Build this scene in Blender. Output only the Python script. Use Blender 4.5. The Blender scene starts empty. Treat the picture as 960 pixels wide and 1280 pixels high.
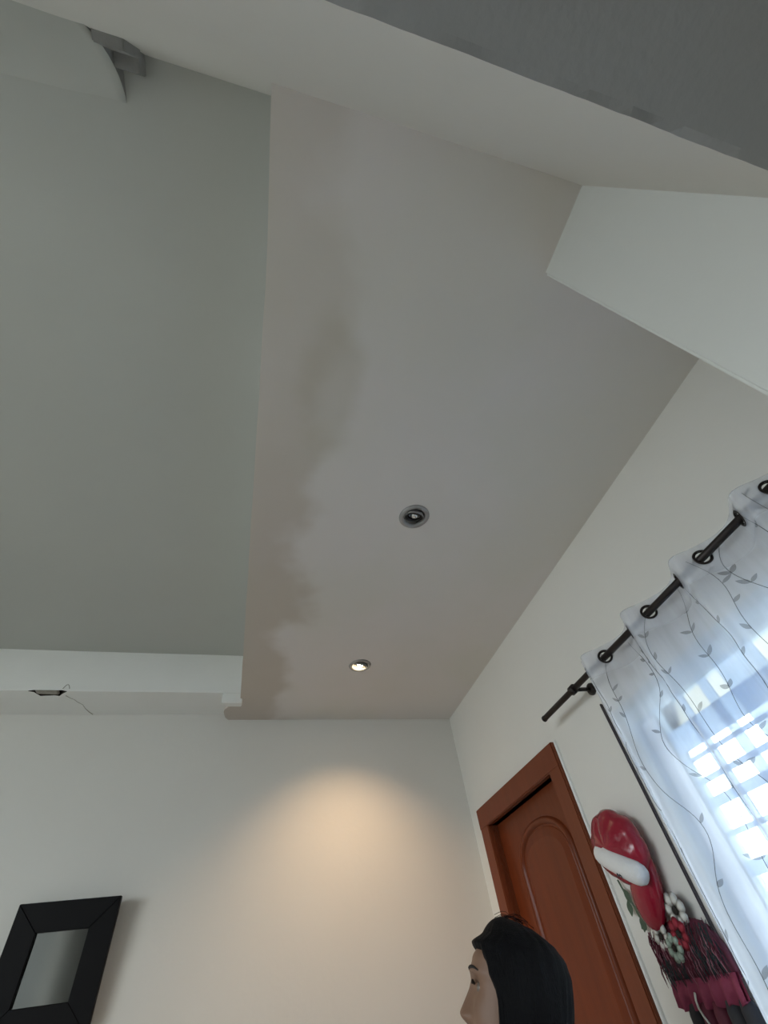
import bpy, bmesh, math, random
from mathutils import Matrix, Vector, noise as mnoise

scene = bpy.context.scene
col = scene.collection
random.seed(7)
PI = math.pi

# ------------------------------------------------------------------ camera
cam_data = bpy.data.cameras.new('camera')
cam_data.sensor_fit = 'HORIZONTAL'
cam_data.sensor_width = 36.0
cam_data.lens = 541.4 / 960.0 * 36.0
cam_data.clip_start = 0.02
cam = bpy.data.objects.new('camera', cam_data)
col.objects.link(cam)
Rw = Matrix(((0.9663848866986596, -0.23199620527899883, -0.11080618889106926),
             (-0.10845097785016902, -0.7586067092352988, 0.6424595287693481),
             (-0.23310649103738154, -0.6088461393811537, -0.7582662740732333)))
cam.matrix_world = Matrix.Translation((0, 0, 1.45)) @ Rw.transposed().to_4x4()
scene.camera = cam

# ------------------------------------------------------------------ world, daylight, exposure
world = bpy.data.worlds.new('sky')
scene.world = world
world.use_nodes = True
wn = world.node_tree
bg = wn.nodes['Background']
bg.inputs['Color'].default_value = (0.88, 0.96, 1.0, 1)
bg.inputs['Strength'].default_value = 6.0

def portal(name, loc, rot, sx, sy):
    ld = bpy.data.lights.new(name, 'AREA')
    ld.shape = 'RECTANGLE'; ld.size = sx; ld.size_y = sy
    ld.cycles.is_portal = True
    o = bpy.data.objects.new(name, ld); col.objects.link(o)
    o.location = loc; o.rotation_euler = rot
portal('daylight_window_right', (1.36, 0.72, 1.53), (0, PI / 2, 0), 1.08, 1.14)
portal('daylight_added_left', (-3.36, -0.15, 1.90), (0, -PI / 2, 0), 1.6, 2.1)  # portal of the unseen left window, invented for the side daylight

vs = scene.view_settings
scene.display_settings.display_device = 'sRGB'
vs.view_transform = 'Standard'
vs.look = 'None'
vs.gamma = 1.0
vs.use_curve_mapping = False
vs.exposure = 0.68

# ------------------------------------------------------------------ helpers
def new_mat(name):
    m = bpy.data.materials.new(name); m.use_nodes = True
    nt = m.node_tree
    return m, nt, nt.nodes['Principled BSDF']

def mat(name, color, rough=0.6, var=0.0, scale=8.0, bump=0.0, bscale=60.0, metal=0.0, spec=None, coat=0.0, stretch=None):
    m, nt, p = new_mat(name)
    N, L = nt.nodes, nt.links
    p.inputs['Base Color'].default_value = (*color, 1)
    p.inputs['Roughness'].default_value = rough
    p.inputs['Metallic'].default_value = metal
    if spec is not None: p.inputs['Specular IOR Level'].default_value = spec
    if coat: p.inputs['Coat Weight'].default_value = coat; p.inputs['Coat Roughness'].default_value = 0.12
    tc = N.new('ShaderNodeTexCoord')
    src = tc.outputs['Object']
    if stretch:
        mp = N.new('ShaderNodeMapping'); mp.inputs['Scale'].default_value = stretch
        L.new(src, mp.inputs['Vector']); src = mp.outputs['Vector']
    if var:
        nz = N.new('ShaderNodeTexNoise'); nz.inputs['Scale'].default_value = scale; nz.inputs['Detail'].default_value = 5
        L.new(src, nz.inputs['Vector'])
        mx = N.new('ShaderNodeMix'); mx.data_type = 'RGBA'
        mx.inputs[6].default_value = (*[max(0, c * (1 - var)) for c in color], 1)
        mx.inputs[7].default_value = (*[min(1, c * (1 + var)) for c in color], 1)
        L.new(nz.outputs['Fac'], mx.inputs[0]); L.new(mx.outputs[2], p.inputs['Base Color'])
    if bump:
        nb = N.new('ShaderNodeTexNoise'); nb.inputs['Scale'].default_value = bscale; nb.inputs['Detail'].default_value = 4
        L.new(src, nb.inputs['Vector'])
        bn = N.new('ShaderNodeBump'); bn.inputs['Strength'].default_value = bump; bn.inputs['Distance'].default_value = 0.01
        L.new(nb.outputs['Fac'], bn.inputs['Height']); L.new(bn.outputs['Normal'], p.inputs['Normal'])
    return m

def link(name, me, m=None, parent=None, smooth=False):
    o = bpy.data.objects.new(name, me); col.objects.link(o)
    if m is not None:
        for mm in (m if isinstance(m, (list, tuple)) else [m]): me.materials.append(mm)
    if parent is not None: o.parent = parent
    if smooth:
        for p in me.polygons: p.use_smooth = True
    return o

def bobj(name, bm, m=None, parent=None, smooth=False):
    bmesh.ops.recalc_face_normals(bm, faces=bm.faces)
    me = bpy.data.meshes.new(name); bm.to_mesh(me); bm.free()
    return link(name, me, m, parent, smooth)

def tag(o, label, cat=None, group=None, kind=None):
    o['label'] = label
    if cat: o['category'] = cat
    if group: o['group'] = group
    if kind: o['kind'] = kind
    return o

def empty(name, loc=(0, 0, 0)):
    o = bpy.data.objects.new(name, None); col.objects.link(o); o.location = loc
    o.empty_display_size = 0.05
    return o

def hang(o, root, part=None):
    """parent an object whose mesh is in room coordinates to a thing, or to a part of it"""
    o.parent = part or root
    if part is None: o.matrix_parent_inverse = Matrix.Translation(-Vector(root.location))
    return o

def box(bm, x0, x1, y0, y1, z0, z1, bev=0.0, rot=None):
    M = Matrix.Translation(((x0 + x1) / 2, (y0 + y1) / 2, (z0 + z1) / 2))
    if rot is not None: M = M @ rot.to_4x4()
    M = M @ Matrix.Diagonal((x1 - x0, y1 - y0, z1 - z0, 1))
    r = bmesh.ops.create_cube(bm, size=1.0, matrix=M)
    if bev:
        es = list({e for v in r['verts'] for e in v.link_edges})
        bmesh.ops.bevel(bm, geom=es, offset=bev, segments=2, affect='EDGES', clamp_overlap=True)
    return bm

def prism(bm, pts, axis, a0, a1):
    """extrude a 2D polygon along an axis (0,1,2); pts are the two other coordinates in order"""
    def co(p, a):
        q = list(p); q.insert(axis, a); return q
    v0 = [bm.verts.new(co(p, a0)) for p in pts]; v1 = [bm.verts.new(co(p, a1)) for p in pts]
    n = len(pts)
    bm.faces.new(v0); bm.faces.new(v1[::-1])
    for i in range(n): bm.faces.new((v0[i], v0[(i + 1) % n], v1[(i + 1) % n], v1[i]))
    return bm

def tube(bm, pts, r, seg=10, closed=False, caps=True):
    pts = [Vector(p) for p in pts]; n = len(pts)
    rs = r if isinstance(r, (list, tuple)) else [r] * n
    rings = []; up = None
    for i in range(n):
        if closed: t = (pts[(i + 1) % n] - pts[i - 1]).normalized()
        else: t = (pts[min(i + 1, n - 1)] - pts[max(i - 1, 0)]).normalized()
        if up is None:
            up = t.orthogonal().normalized()
        else:
            up = (up - t * up.dot(t))
            up = up.normalized() if up.length > 1e-6 else t.orthogonal().normalized()
        s = t.cross(up)
        rings.append([bm.verts.new(pts[i] + (up * math.cos(2 * PI * k / seg) + s * math.sin(2 * PI * k / seg)) * rs[i]) for k in range(seg)])
    for i in range(n if closed else n - 1):
        a, b = rings[i], rings[(i + 1) % n]
        for k in range(seg): bm.faces.new((a[k], a[(k + 1) % seg], b[(k + 1) % seg], b[k]))
    if caps and not closed:
        bm.faces.new(rings[0][::-1]); bm.faces.new(rings[-1])
    return bm

def lathe(bm, prof, M=Matrix.Identity(4), seg=32, close_top=True, close_bot=True):
    rings = []
    for r, z in prof:
        if r < 1e-6: rings.append([bm.verts.new(M @ Vector((0, 0, z)))])
        else: rings.append([bm.verts.new(M @ Vector((r * math.cos(2 * PI * k / seg), r * math.sin(2 * PI * k / seg), z))) for k in range(seg)])
    for a, b in zip(rings, rings[1:]):
        for k in range(seg):
            k2 = (k + 1) % seg
            if len(a) == 1: bm.faces.new((a[0], b[k2], b[k]))
            elif len(b) == 1: bm.faces.new((a[k], a[k2], b[0]))
            else: bm.faces.new((a[k], a[k2], b[k2], b[k]))
    return bm

# ------------------------------------------------------------------ materials
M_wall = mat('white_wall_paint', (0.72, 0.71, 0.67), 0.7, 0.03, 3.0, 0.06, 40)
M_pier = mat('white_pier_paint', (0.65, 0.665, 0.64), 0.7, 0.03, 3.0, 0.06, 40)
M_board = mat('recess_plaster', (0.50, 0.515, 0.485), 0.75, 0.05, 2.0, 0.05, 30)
M_trim = mat('white_trim_paint', (0.86, 0.87, 0.85), 0.6, 0.03, 6.0, 0.05, 60)
M_floor = mat('floor_tile', (0.54, 0.50, 0.45), 0.35, 0.08, 4.0)
M_backroom_and_shade = mat('back_room_and_soffit_shade', (0.42, 0.43, 0.43), 0.8, 0.04, 3.0, 0.1, 80)
M_wood = mat('varnished_wood', (0.135, 0.028, 0.008), 0.40, 0.30, 5.0, 0.05, 40, spec=0.2, coat=0.08, stretch=(6, 6, 0.7))
M_wood_frame = mat('varnished_wood_frame', (0.165, 0.043, 0.018), 0.45, 0.22, 5.0, 0.05, 40, spec=0.2, coat=0.06, stretch=(6, 6, 0.7))
M_iron = mat('dark_bronze_metal', (0.018, 0.013, 0.012), 0.45, metal=0.4)
M_black = mat('black_frame_paint', (0.004, 0.004, 0.005), 0.6, spec=0.2)
M_dark = mat('dark_void', (0.02, 0.016, 0.012), 0.9)
M_rubble = mat('broken_plaster', (0.36, 0.34, 0.30), 0.95, 0.25, 30, 0.4, 90)
M_grey_block = mat('grey_block', (0.27, 0.27, 0.26), 0.9, 0.15, 25, 0.3, 90)
M_alu = mat('pale_blue_window_frame', (0.55, 0.68, 0.82), 0.4)
M_ring = mat('brushed_grey_metal', (0.36, 0.36, 0.36), 0.42, metal=0.55)
M_cup = mat('dull_reflector', (0.30, 0.30, 0.30), 0.35, metal=0.7)

def ceiling_mat():
    m, nt, p = new_mat('stained_ceiling_paint')
    N, L = nt.nodes, nt.links
    p.inputs['Roughness'].default_value = 0.75
    tc = N.new('ShaderNodeTexCoord'); sp = N.new('ShaderNodeSeparateXYZ')
    L.new(tc.outputs['Object'], sp.inputs[0])
    n1 = N.new('ShaderNodeTexNoise'); n1.inputs['Scale'].default_value = 3.2; n1.inputs['Detail'].default_value = 3; n1.inputs['Roughness'].default_value = 0.55
    L.new(tc.outputs['Object'], n1.inputs['Vector'])
    def mth(op, a, b=None, clamp=False):
        n = N.new('ShaderNodeMath'); n.operation = op; n.use_clamp = clamp
        for i, v in enumerate((a, b)):
            if v is None: continue
            if isinstance(v, (int, float)): n.inputs[i].default_value = v
            else: L.new(v, n.inputs[i])
        return n.outputs[0]
    def smooth(v, lo, hi):
        n = N.new('ShaderNodeMapRange'); n.interpolation_type = 'SMOOTHSTEP'
        n.inputs['From Min'].default_value = lo; n.inputs['From Max'].default_value = hi
        L.new(v, n.inputs['Value']); return n.outputs['Result']
    X, Y = sp.outputs['X'], sp.outputs['Y']
    wob = mth('MULTIPLY', mth('SUBTRACT', n1.outputs['Fac'], 0.5), 0.42)
    # damp band along the open edge
    e1 = mth('ADD', X, wob)
    band = mth('SUBTRACT', 1.0, smooth(e1, 0.03, 0.17))
    yb = smooth(Y, 0.15, 1.3)
    band = mth('MULTIPLY', band, mth('ADD', 0.45, mth('MULTIPLY', yb, 0.55)))
    # blotch
    dx = mth('DIVIDE', mth('SUBTRACT', X, 0.11), 0.105)
    dy = mth('DIVIDE', mth('SUBTRACT', Y, 0.56), 0.24)
    d = mth('SQRT', mth('ADD', mth('MULTIPLY', dx, dx), mth('MULTIPLY', dy, dy)))
    d = mth('ADD', d, mth('MULTIPLY', wob, 2.6))
    blot = mth('SUBTRACT', 1.0, smooth(d, 0.55, 1.15))
    big = N.new('ShaderNodeTexNoise'); big.inputs['Scale'].default_value = 1.6; big.inputs['Detail'].default_value = 3
    L.new(tc.outputs['Object'], big.inputs['Vector'])
    base = N.new('ShaderNodeMix'); base.data_type = 'RGBA'
    base.inputs[6].default_value = (0.71, 0.685, 0.64, 1); base.inputs[7].default_value = (0.735, 0.70, 0.675, 1)
    L.new(smooth(big.outputs['Fac'], 0.4, 0.6), base.inputs[0])
    m1 = N.new('ShaderNodeMix'); m1.data_type = 'RGBA'; m1.inputs[7].default_value = (0.47, 0.39, 0.31, 1)
    L.new(base.outputs[2], m1.inputs[6]); L.new(mth('MULTIPLY', band, 0.54), m1.inputs[0])
    m2 = N.new('ShaderNodeMix'); m2.data_type = 'RGBA'; m2.inputs[7].default_value = (0.50, 0.455, 0.36, 1)
    L.new(m1.outputs[2], m2.inputs[6]); L.new(mth('MULTIPLY', blot, 0.38), m2.inputs[0])
    L.new(m2.outputs[2], p.inputs['Base Color'])
    nb = N.new('ShaderNodeTexNoise'); nb.inputs['Scale'].default_value = 25
    L.new(tc.outputs['Object'], nb.inputs['Vector'])
    bn = N.new('ShaderNodeBump'); bn.inputs['Strength'].default_value = 0.05; bn.inputs['Distance'].default_value = 0.01
    L.new(nb.outputs['Fac'], bn.inputs['Height']); L.new(bn.outputs['Normal'], p.inputs['Normal'])
    return m
M_ceiling = ceiling_mat()

def sheer_mat(name, opacity, colr, trans=0.5):
    m = bpy.data.materials.new(name); m.use_nodes = True
    nt = m.node_tree; N, L = nt.nodes, nt.links
    N.remove(N['Principled BSDF']); out = N['Material Output']
    tr = N.new('ShaderNodeBsdfTransparent'); tr.inputs['Color'].default_value = (1, 1, 1, 1)
    df = N.new('ShaderNodeBsdfDiffuse'); df.inputs['Color'].default_value = (*colr, 1)
    tl = N.new('ShaderNodeBsdfTranslucent'); tl.inputs['Color'].default_value = (*colr, 1)
    m1 = N.new('ShaderNodeMixShader'); m1.inputs[0].default_value = trans
    m2 = N.new('ShaderNodeMixShader'); m2.inputs[0].default_value = opacity
    L.new(df.outputs[0], m1.inputs[1]); L.new(tl.outputs[0], m1.inputs[2])
    L.new(tr.outputs[0], m2.inputs[1]); L.new(m1.outputs[0], m2.inputs[2]); L.new(m2.outputs[0], out.inputs['Surface'])
    # fine weave: opacity varies a little thread by thread
    tc = N.new('ShaderNodeTexCoord'); nz = N.new('ShaderNodeTexNoise'); nz.inputs['Scale'].default_value = 9; nz.inputs['Detail'].default_value = 4
    mp = N.new('ShaderNodeMapping'); mp.inputs['Scale'].default_value = (3, 3, 0.35)
    L.new(tc.outputs['Object'], mp.inputs['Vector']); L.new(mp.outputs[0], nz.inputs['Vector'])
    mr = N.new('ShaderNodeMapRange'); mr.inputs['To Min'].default_value = opacity - 0.12; mr.inputs['To Max'].default_value = opacity + 0.12
    L.new(nz.outputs['Fac'], mr.inputs['Value']); L.new(mr.outputs[0], m2.inputs[0])
    return m
M_sheer = sheer_mat('sheer_white_voile', 0.50, (0.90, 0.92, 0.98), 0.62)
M_sheer2 = sheer_mat('doubled_white_voile', 0.40, (0.86, 0.87, 0.90))
M_embroid = sheer_mat('grey_embroidery_thread', 0.50, (0.20, 0.20, 0.20))

def glass_mat():
    m = bpy.data.materials.new('clear_window_glass'); m.use_nodes = True
    nt = m.node_tree; N, L = nt.nodes, nt.links
    N.remove(N['Principled BSDF']); out = N['Material Output']
    tr = N.new('ShaderNodeBsdfTransparent'); tr.inputs['Color'].default_value = (0.92, 0.96, 0.97, 1)
    gl = N.new('ShaderNodeBsdfGlossy'); gl.inputs['Roughness'].default_value = 0.03
    fr = N.new('ShaderNodeFresnel'); fr.inputs['IOR'].default_value = 1.45
    mx = N.new('ShaderNodeMixShader')
    L.new(fr.outputs[0], mx.inputs[0]); L.new(tr.outputs[0], mx.inputs[1]); L.new(gl.outputs[0], mx.inputs[2]); L.new(mx.outputs[0], out.inputs['Surface'])
    return m
M_glass = glass_mat()
M_frost = sheer_mat('frosted_glass', 0.86, (0.50, 0.60, 0.75), 0.8)
M_frost2 = sheer_mat('dense_frosted_glass', 0.88, (0.36, 0.40, 0.47), 0.8)

# ------------------------------------------------------------------ the room
XR, YF, H, H2 = 1.205, 2.62, 2.665, 2.92
XL, XH, YB, ZT = -3.2, -1.35, -2.6, 3.05
T = 0.15

bm = bmesh.new(); box(bm, XL - T, XR + T, YB - T, YF + T, -0.1, 0.0)
tag(bobj('floor', bm, M_floor), 'plain beige tiled floor of the room', 'floor', kind='structure')

bm = bmesh.new(); box(bm, XL - T, XR + T, YF, YF + T, 0, ZT)
tag(bobj('wall_far', bm, M_wall), 'off-white far wall with the mirror and the lamp glow', 'wall', kind='structure')

# right wall with door and window openings
DY0, DY1, DZ = 1.735, 2.40, 2.03            # clear door opening
WY0, WY1, WZ0, WZ1 = 0.16, 1.285, 1.0, 2.06  # window opening
bm = bmesh.new()
box(bm, XR, XR + T, DY1, YF, 0, ZT)
box(bm, XR, XR + T, DY0, DY1, DZ, ZT)
box(bm, XR, XR + T, WY1, DY0, 0, ZT)
box(bm, XR, XR + T, WY0, WY1, WZ1, ZT)
box(bm, XR, XR + T, WY0, WY1, 0, WZ0)
box(bm, XR, XR + T, YB, WY0, 0, ZT)
tag(bobj('wall_right', bm, M_wall), 'off-white right wall holding the wooden door and curtained window', 'wall', kind='structure')

# left wall (out of view); its wide window opening is invented to bring in daylight
LY0, LY1, LZ0, LZ1 = -1.2, 0.9, 1.1, 2.7
bm = bmesh.new()
box(bm, XL - T, XL, LY1, YF, 0, ZT); box(bm, XL - T, XL, YB, LY0, 0, ZT)
box(bm, XL - T, XL, LY0, LY1, 0, LZ0); box(bm, XL - T, XL, LY0, LY1, LZ1, ZT)
tag(bobj('wall_left', bm, M_wall), 'off-white left wall with an unseen window opening added for daylight', 'wall', kind='structure')

# header wall behind the camera: its face leans a little, lower edge rough
bm = bmesh.new()
nx = 160
lo_f, lo_m, lo_b, up_f, up_b = [], [], [], [], []
for i in range(nx + 1):
    x = XH + (0.64 - XH) * i / nx
    w = 0.0015 * mnoise.noise(Vector((x * 14, 0.3, 0))) + 0.0035 * mnoise.noise(Vector((x * 45, 1.3, 0)))
    lo_f.append(bm.verts.new((x, -0.092, 2.0 + w * 1.2))); lo_b.append(bm.verts.new((x, -0.50, 2.0)))
    lo_m.append(bm.verts.new((x, -0.100, 2.0)))
    up_f.append(bm.verts.new((x, -0.058, ZT))); up_b.append(bm.verts.new((x, -0.50, ZT)))
fs_soffit = []
for i in range(nx):
    bm.faces.new((lo_f[i], lo_f[i + 1], up_f[i + 1], up_f[i]))
    for p_, q_ in ((lo_f, lo_m), (lo_m, lo_b)):
        f = bm.faces.new((p_[i], q_[i], q_[i + 1], p_[i + 1])); f.material_index = 1  # underside coloured darker than the face, its shade put into the colour
    bm.faces.new((up_f[i], up_f[i + 1], up_b[i + 1], up_b[i]))
    bm.faces.new((lo_b[i], up_b[i], up_b[i + 1], lo_b[i + 1]))
bm.faces.new((lo_f[0], up_f[0], up_b[0], lo_b[0], lo_m[0])); bm.faces.new((lo_f[-1], lo_m[-1], lo_b[-1], up_b[-1], up_f[-1]))
tag(bobj('wall_back', bm, [M_wall, M_backroom_and_shade]), 'grey-white header wall overhead with shade painted into its underside', 'wall', kind='structure')

# the room behind the header
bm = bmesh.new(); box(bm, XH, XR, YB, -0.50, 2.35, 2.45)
tag(bobj('ceiling_back', bm, M_backroom_and_shade), 'dim grey ceiling of the room behind the header', 'ceiling', kind='structure')
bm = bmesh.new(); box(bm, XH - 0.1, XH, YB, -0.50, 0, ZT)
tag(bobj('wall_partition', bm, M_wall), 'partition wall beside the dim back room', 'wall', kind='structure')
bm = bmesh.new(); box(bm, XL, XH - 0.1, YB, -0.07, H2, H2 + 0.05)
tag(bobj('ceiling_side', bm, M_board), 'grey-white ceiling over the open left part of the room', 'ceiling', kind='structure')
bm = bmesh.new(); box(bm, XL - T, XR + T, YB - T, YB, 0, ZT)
tag(bobj('wall_rear', bm, M_backroom_and_shade), 'grey rear wall of the dim back room', 'wall', kind='structure')

# pier in the corner
bm = bmesh.new()
vs_ = [(0.605, -0.10), (XR + 0.002, -0.10), (XR + 0.002, 0.108), (0.605, 0.108)]
lo = [bm.verts.new((x, y - (0.012 if y > 0 else 0.0), 0)) for x, y in vs_]
hi = [bm.verts.new((x, y + (0.018 if y > 0 else 0.0), ZT)) for x, y in vs_]
bm.faces.new(lo[::-1]); bm.faces.new(hi)
for i in range(4): bm.faces.new((lo[i], lo[(i + 1) % 4], hi[(i + 1) % 4], hi[i]))
es = [e for e in bm.edges if abs(e.verts[0].co.z - e.verts[1].co.z) > 1 and e.verts[0].co.x < 0.7]
bmesh.ops.bevel(bm, geom=es, offset=0.006, segments=3, affect='EDGES')
tag(bobj('wall_pier', bm, M_pier), 'pale greenish-white pier standing in the corner by the header', 'wall', kind='structure')

# main dropped ceiling board, with a curled tongue in its far corner
bm = bmesh.new()
out = [(XR + 0.01, -0.085), (XR + 0.01, YF + 0.01), (-0.150, YF + 0.01)]
out += [(-0.172, 2.590)] + [(-0.094 - 0.086 * math.cos(q / 14 * PI / 2), 2.530 - 0.089 * math.sin(q / 14 * PI / 2)) for q in range(15)]
edge_n = 26
for i in range(1, edge_n + 1):
    y = 2.441 + (-0.085 - 2.441) * i / edge_n
    out.append((-0.095 + 0.0022 * mnoise.noise(Vector((y * 6, 0, 2))) - 0.012 * max(0, 1 - (y + 0.06) / 0.3), y))
prism(bm, out, 2, H, H + 0.022)
ceil_o = bobj('ceiling', bm, M_ceiling)
bm = bmesh.new()
for yy in (0.982, 2.015): lathe(bm, [(0, -0.1), (0.040, -0.1), (0.040, 0.1), (0, 0.1)], Matrix.Translation((0.493, yy, H)), 32)
cut = bobj('lamp_cutouts', bm)
bo = ceil_o.modifiers.new('cut', 'BOOLEAN'); bo.object = cut; bo.operation = 'DIFFERENCE'; bo.solver = 'EXACT'
dg = bpy.context.evaluated_depsgraph_get()
me2 = bpy.data.meshes.new_from_object(ceil_o.evaluated_get(dg))
ceil_o.modifiers.clear(); ceil_o.data = me2
bpy.data.objects.remove(cut)
tag(ceil_o, 'lowered ceiling with tan water stains and two downlights', 'ceiling', kind='structure')

# upper slab and the upstand above the board's open edge
bm = bmesh.new(); box(bm, XL - T, XR + T, YB - T, YF + T, ZT, ZT + 0.12)
tag(bobj('ceiling_slab', bm, M_wall), 'structural slab above the lowered ceiling', 'ceiling', kind='structure')
bm = bmesh.new(); box(bm, -0.080, -0.055, -0.058, 2.37, H + 0.022, ZT)
tag(bobj('trim_1', bm, M_trim), 'upright edge board above the lowered ceiling edge', 'trim', kind='structure')

# recessed ceiling on the left, gently bowed, dipping at the header
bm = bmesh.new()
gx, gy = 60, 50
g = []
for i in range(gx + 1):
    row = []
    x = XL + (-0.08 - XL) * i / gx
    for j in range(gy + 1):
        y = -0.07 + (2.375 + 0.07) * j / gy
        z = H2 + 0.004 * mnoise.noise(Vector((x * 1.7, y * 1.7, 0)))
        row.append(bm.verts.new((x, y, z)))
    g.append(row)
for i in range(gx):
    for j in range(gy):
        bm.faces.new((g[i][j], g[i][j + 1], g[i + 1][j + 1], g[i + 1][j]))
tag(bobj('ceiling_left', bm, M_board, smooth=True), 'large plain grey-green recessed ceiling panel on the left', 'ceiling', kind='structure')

# bulkhead at the far end of the recess: upright face, soffit, chipped lower edge
bm = bmesh.new()
ZS, YS = 2.695, 2.37
xs = [XL + (-0.081 - XL) * i / 150 for i in range(151)]
def chip(x):        # depth (towards the wall) of the broken edge
    if -1.085 < x < -0.945:
        u = (x + 1.085) / 0.14
        return 0.048 * min(1, u * 5, (1 - u) * 7) * (0.85 + 0.3 * mnoise.noise(Vector((x * 60, 0, 0))))
    return 0.0
rows = []
for x in xs:
    c = max(0.0, chip(x))
    yy = YS + 0.0012 * mnoise.noise(Vector((x * 5, 4, 0)))
    rows.append([bm.verts.new(p) for p in ((x, yy, H2 + 0.02), (x, yy, ZS + (0.004 if c else 0)), (x, YS + 0.002 + c * 0.15, ZS + 0.024 * (c > 0) + 0.0008), (x, YS + 0.004 + c * 0.98, ZS + 0.024 * (c > 0) + 0.0004), (x, YS + 0.006 + c, ZS), (x, YF + 0.01, ZS))])
for a, b in zip(rows, rows[1:]):
    for k in range(5):
        f = bm.faces.new((a[k], b[k], b[k + 1], a[k + 1]))
        if k in (1, 2, 3) and max(chip(a[0].co.x), chip(b[0].co.x)) > 0: f.material_index = 1
tag(bobj('trim_2', bm, [M_trim, M_dark]), 'white bulkhead strip with a chipped lower edge above the far wall', 'trim', kind='structure')
tb = bpy.data.objects['trim_2']
# broken board showing in the chip, and a crack running to the wall
bm = bmesh.new(); box(bm, -1.075, -0.975, 2.376, 2.412, ZS + 0.003, ZS + 0.016, 0.003, Matrix.Rotation(0.06, 3, 'Z'))
bobj('broken_board', bm, M_rubble, tb)
bm = bmesh.new()
pts = [(-0.945, 2.415), (-0.930, 2.44), (-0.915, 2.455), (-0.905, 2.48), (-0.885, 2.51), (-0.88, 2.55), (-0.868, 2.59), (-0.855, 2.615)]
tube(bm, [(x, y, ZS) for x, y in pts], [0.0022, 0.0016, 0.0012, 0.0015, 0.0012, 0.0016, 0.0024, 0.003], 6)
bobj('crack', bm, M_rubble, tb)
bm = bmesh.new(); tube(bm, [(-0.955 + 0.03 * t, YS - 0.0005, ZS + 0.012 + 0.022 * math.sin(t * PI)) for t in [i / 8 for i in range(9)]], 0.0016, 6)
bobj('crack', bm, M_rubble, tb)

# little white timber block at the bulkhead's end
bm = bmesh.new(); box(bm, -0.190, -0.085, YS + 0.001, YS + 0.045, 2.640, ZS, 0.003)
tag(bobj('timber_block', bm, M_trim), 'small white timber block at the end of the bulkhead strip', 'block')

bm = bmesh.new(); prism(bm, [(-0.165, 2.418), (-0.075, 2.418), (-0.075, 2.50), (-0.150, 2.50)], 2, H + 0.004, H + 0.024)
o = bobj('dark_gap_fill', bm, M_dark, ceil_o)  # near-black piece added beside the tongue to stand for shade in the gap

# cove of plaster in the recess along the header, broken at its right end
bm = bmesh.new()
nseg = 40
rows = []
for i in range(nseg + 1):
    x = XH + (-0.455 - XH) * i / nseg
    k = 1.0
    w = 0.004 * mnoise.noise(Vector((x * 9, 7, 0)))
    prof = [(-0.085, 2.60)]
    for q in range(13):
        th = q / 12 * PI / 2
        prof.append((-0.0755 + 0.125 * (1 - math.cos(th)) + w * 0.4, 2.62 + 0.302 * math.sin(th)))
    prof += [(0.055, 2.935), (-0.085, 2.935)]
    rows.append([bm.verts.new((x, y, z)) for y, z in prof])
NP = len(rows[0])
for a, b in zip(rows, rows[1:]):
    for k in range(NP - 1):
        f = bm.faces.new((a[k], b[k], b[k + 1], a[k + 1])); f.smooth = True
f = bm.faces.new(rows[-1]); f.material_index = 1
tag(bobj('trim_3', bm, [M_board, M_grey_block], smooth=False), 'plaster cove between header and recessed ceiling, broken off at its right end', 'trim', kind='structure')
cv = bpy.data.objects['trim_3']
bm = bmesh.new(); box(bm, -0.456, -0.405, -0.066, -0.025, 2.86, 2.912, 0.002)
bobj('broken_block', bm, M_grey_block, cv)
bm = bmesh.new(); box(bm, -0.452, -0.395, -0.080, -0.05, 2.74, 2.845, 0.002)
bobj('broken_block', bm, M_grey_block, cv)

# roof overhang outside the right-hand window
bm = bmesh.new(); box(bm, XR + T, 2.8, -0.6, 2.9, 2.42, 2.5)
tag(bobj('roof_eave', bm, M_wall), 'roof overhang outside above the curtained window', 'roof', kind='structure')

bm = bmesh.new(); box(bm, -30, 30, -30, 30, -0.4, -0.15)
tag(bobj('ground', bm, mat('outdoor_ground', (0.30, 0.29, 0.26), 0.9, 0.1, 1.0)), 'outdoor ground around the house', 'ground', kind='structure')

# ------------------------------------------------------------------ window behind the curtain
w1 = tag(empty('window_1', (XR + 0.07, 0.72, WZ0)), 'pale blue framed window glowing behind the sheer curtain', 'window', kind='structure')
def wpart(name, y0, y1, z0, z1, x0, x1, m, bev=0.002):
    bm = bmesh.new(); box(bm, x0, x1, y0, y1, z0, z1, bev if bev else 0.0)
    o = bobj(name, bm, m); o.parent = w1; o.matrix_parent_inverse = Matrix.Translation(-Vector(w1.location)); return o
fx0, fx1 = XR + 0.045, XR + 0.095
wpart('jamb', WY1 - 0.03, WY1, WZ0, WZ1, fx0, fx1, M_alu)
wpart('jamb', WY0, WY0 + 0.03, WZ0, WZ1, fx0, fx1, M_alu)
wpart('head_rail', WY0 + 0.03, WY1 - 0.03, WZ1 - 0.05, WZ1, fx0, fx1, M_alu)
wpart('sill_rail', WY0 + 0.03, WY1 - 0.03, WZ0, WZ0 + 0.04, fx0, fx1, M_alu)
cols_ = [(0.19, 0.30), (0.33, 0.44), (0.475, 0.585), (0.62, 0.75), (0.885, 0.932), (0.966, 1.036), (1.064, 1.156)]
prev = WY0 + 0.03
for a, b in cols_:
    if a - prev > 0.012:
        wpart('frosted_strip', prev, a, WZ0 + 0.04, WZ1 - 0.05, XR + 0.064, XR + 0.068, M_frost, 0)
    prev = b
wpart('mullion', 1.156, 1.168, WZ0 + 0.04, WZ1 - 0.05, fx0 + 0.005, fx1 - 0.005, M_alu)
zb = [(1.40, 1.43), (1.50, 1.52), (1.585, 1.615), (1.668, 1.68), (1.733, 1.756), (1.789, 1.803), (1.845, 1.856), (1.873, 1.938)]
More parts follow.
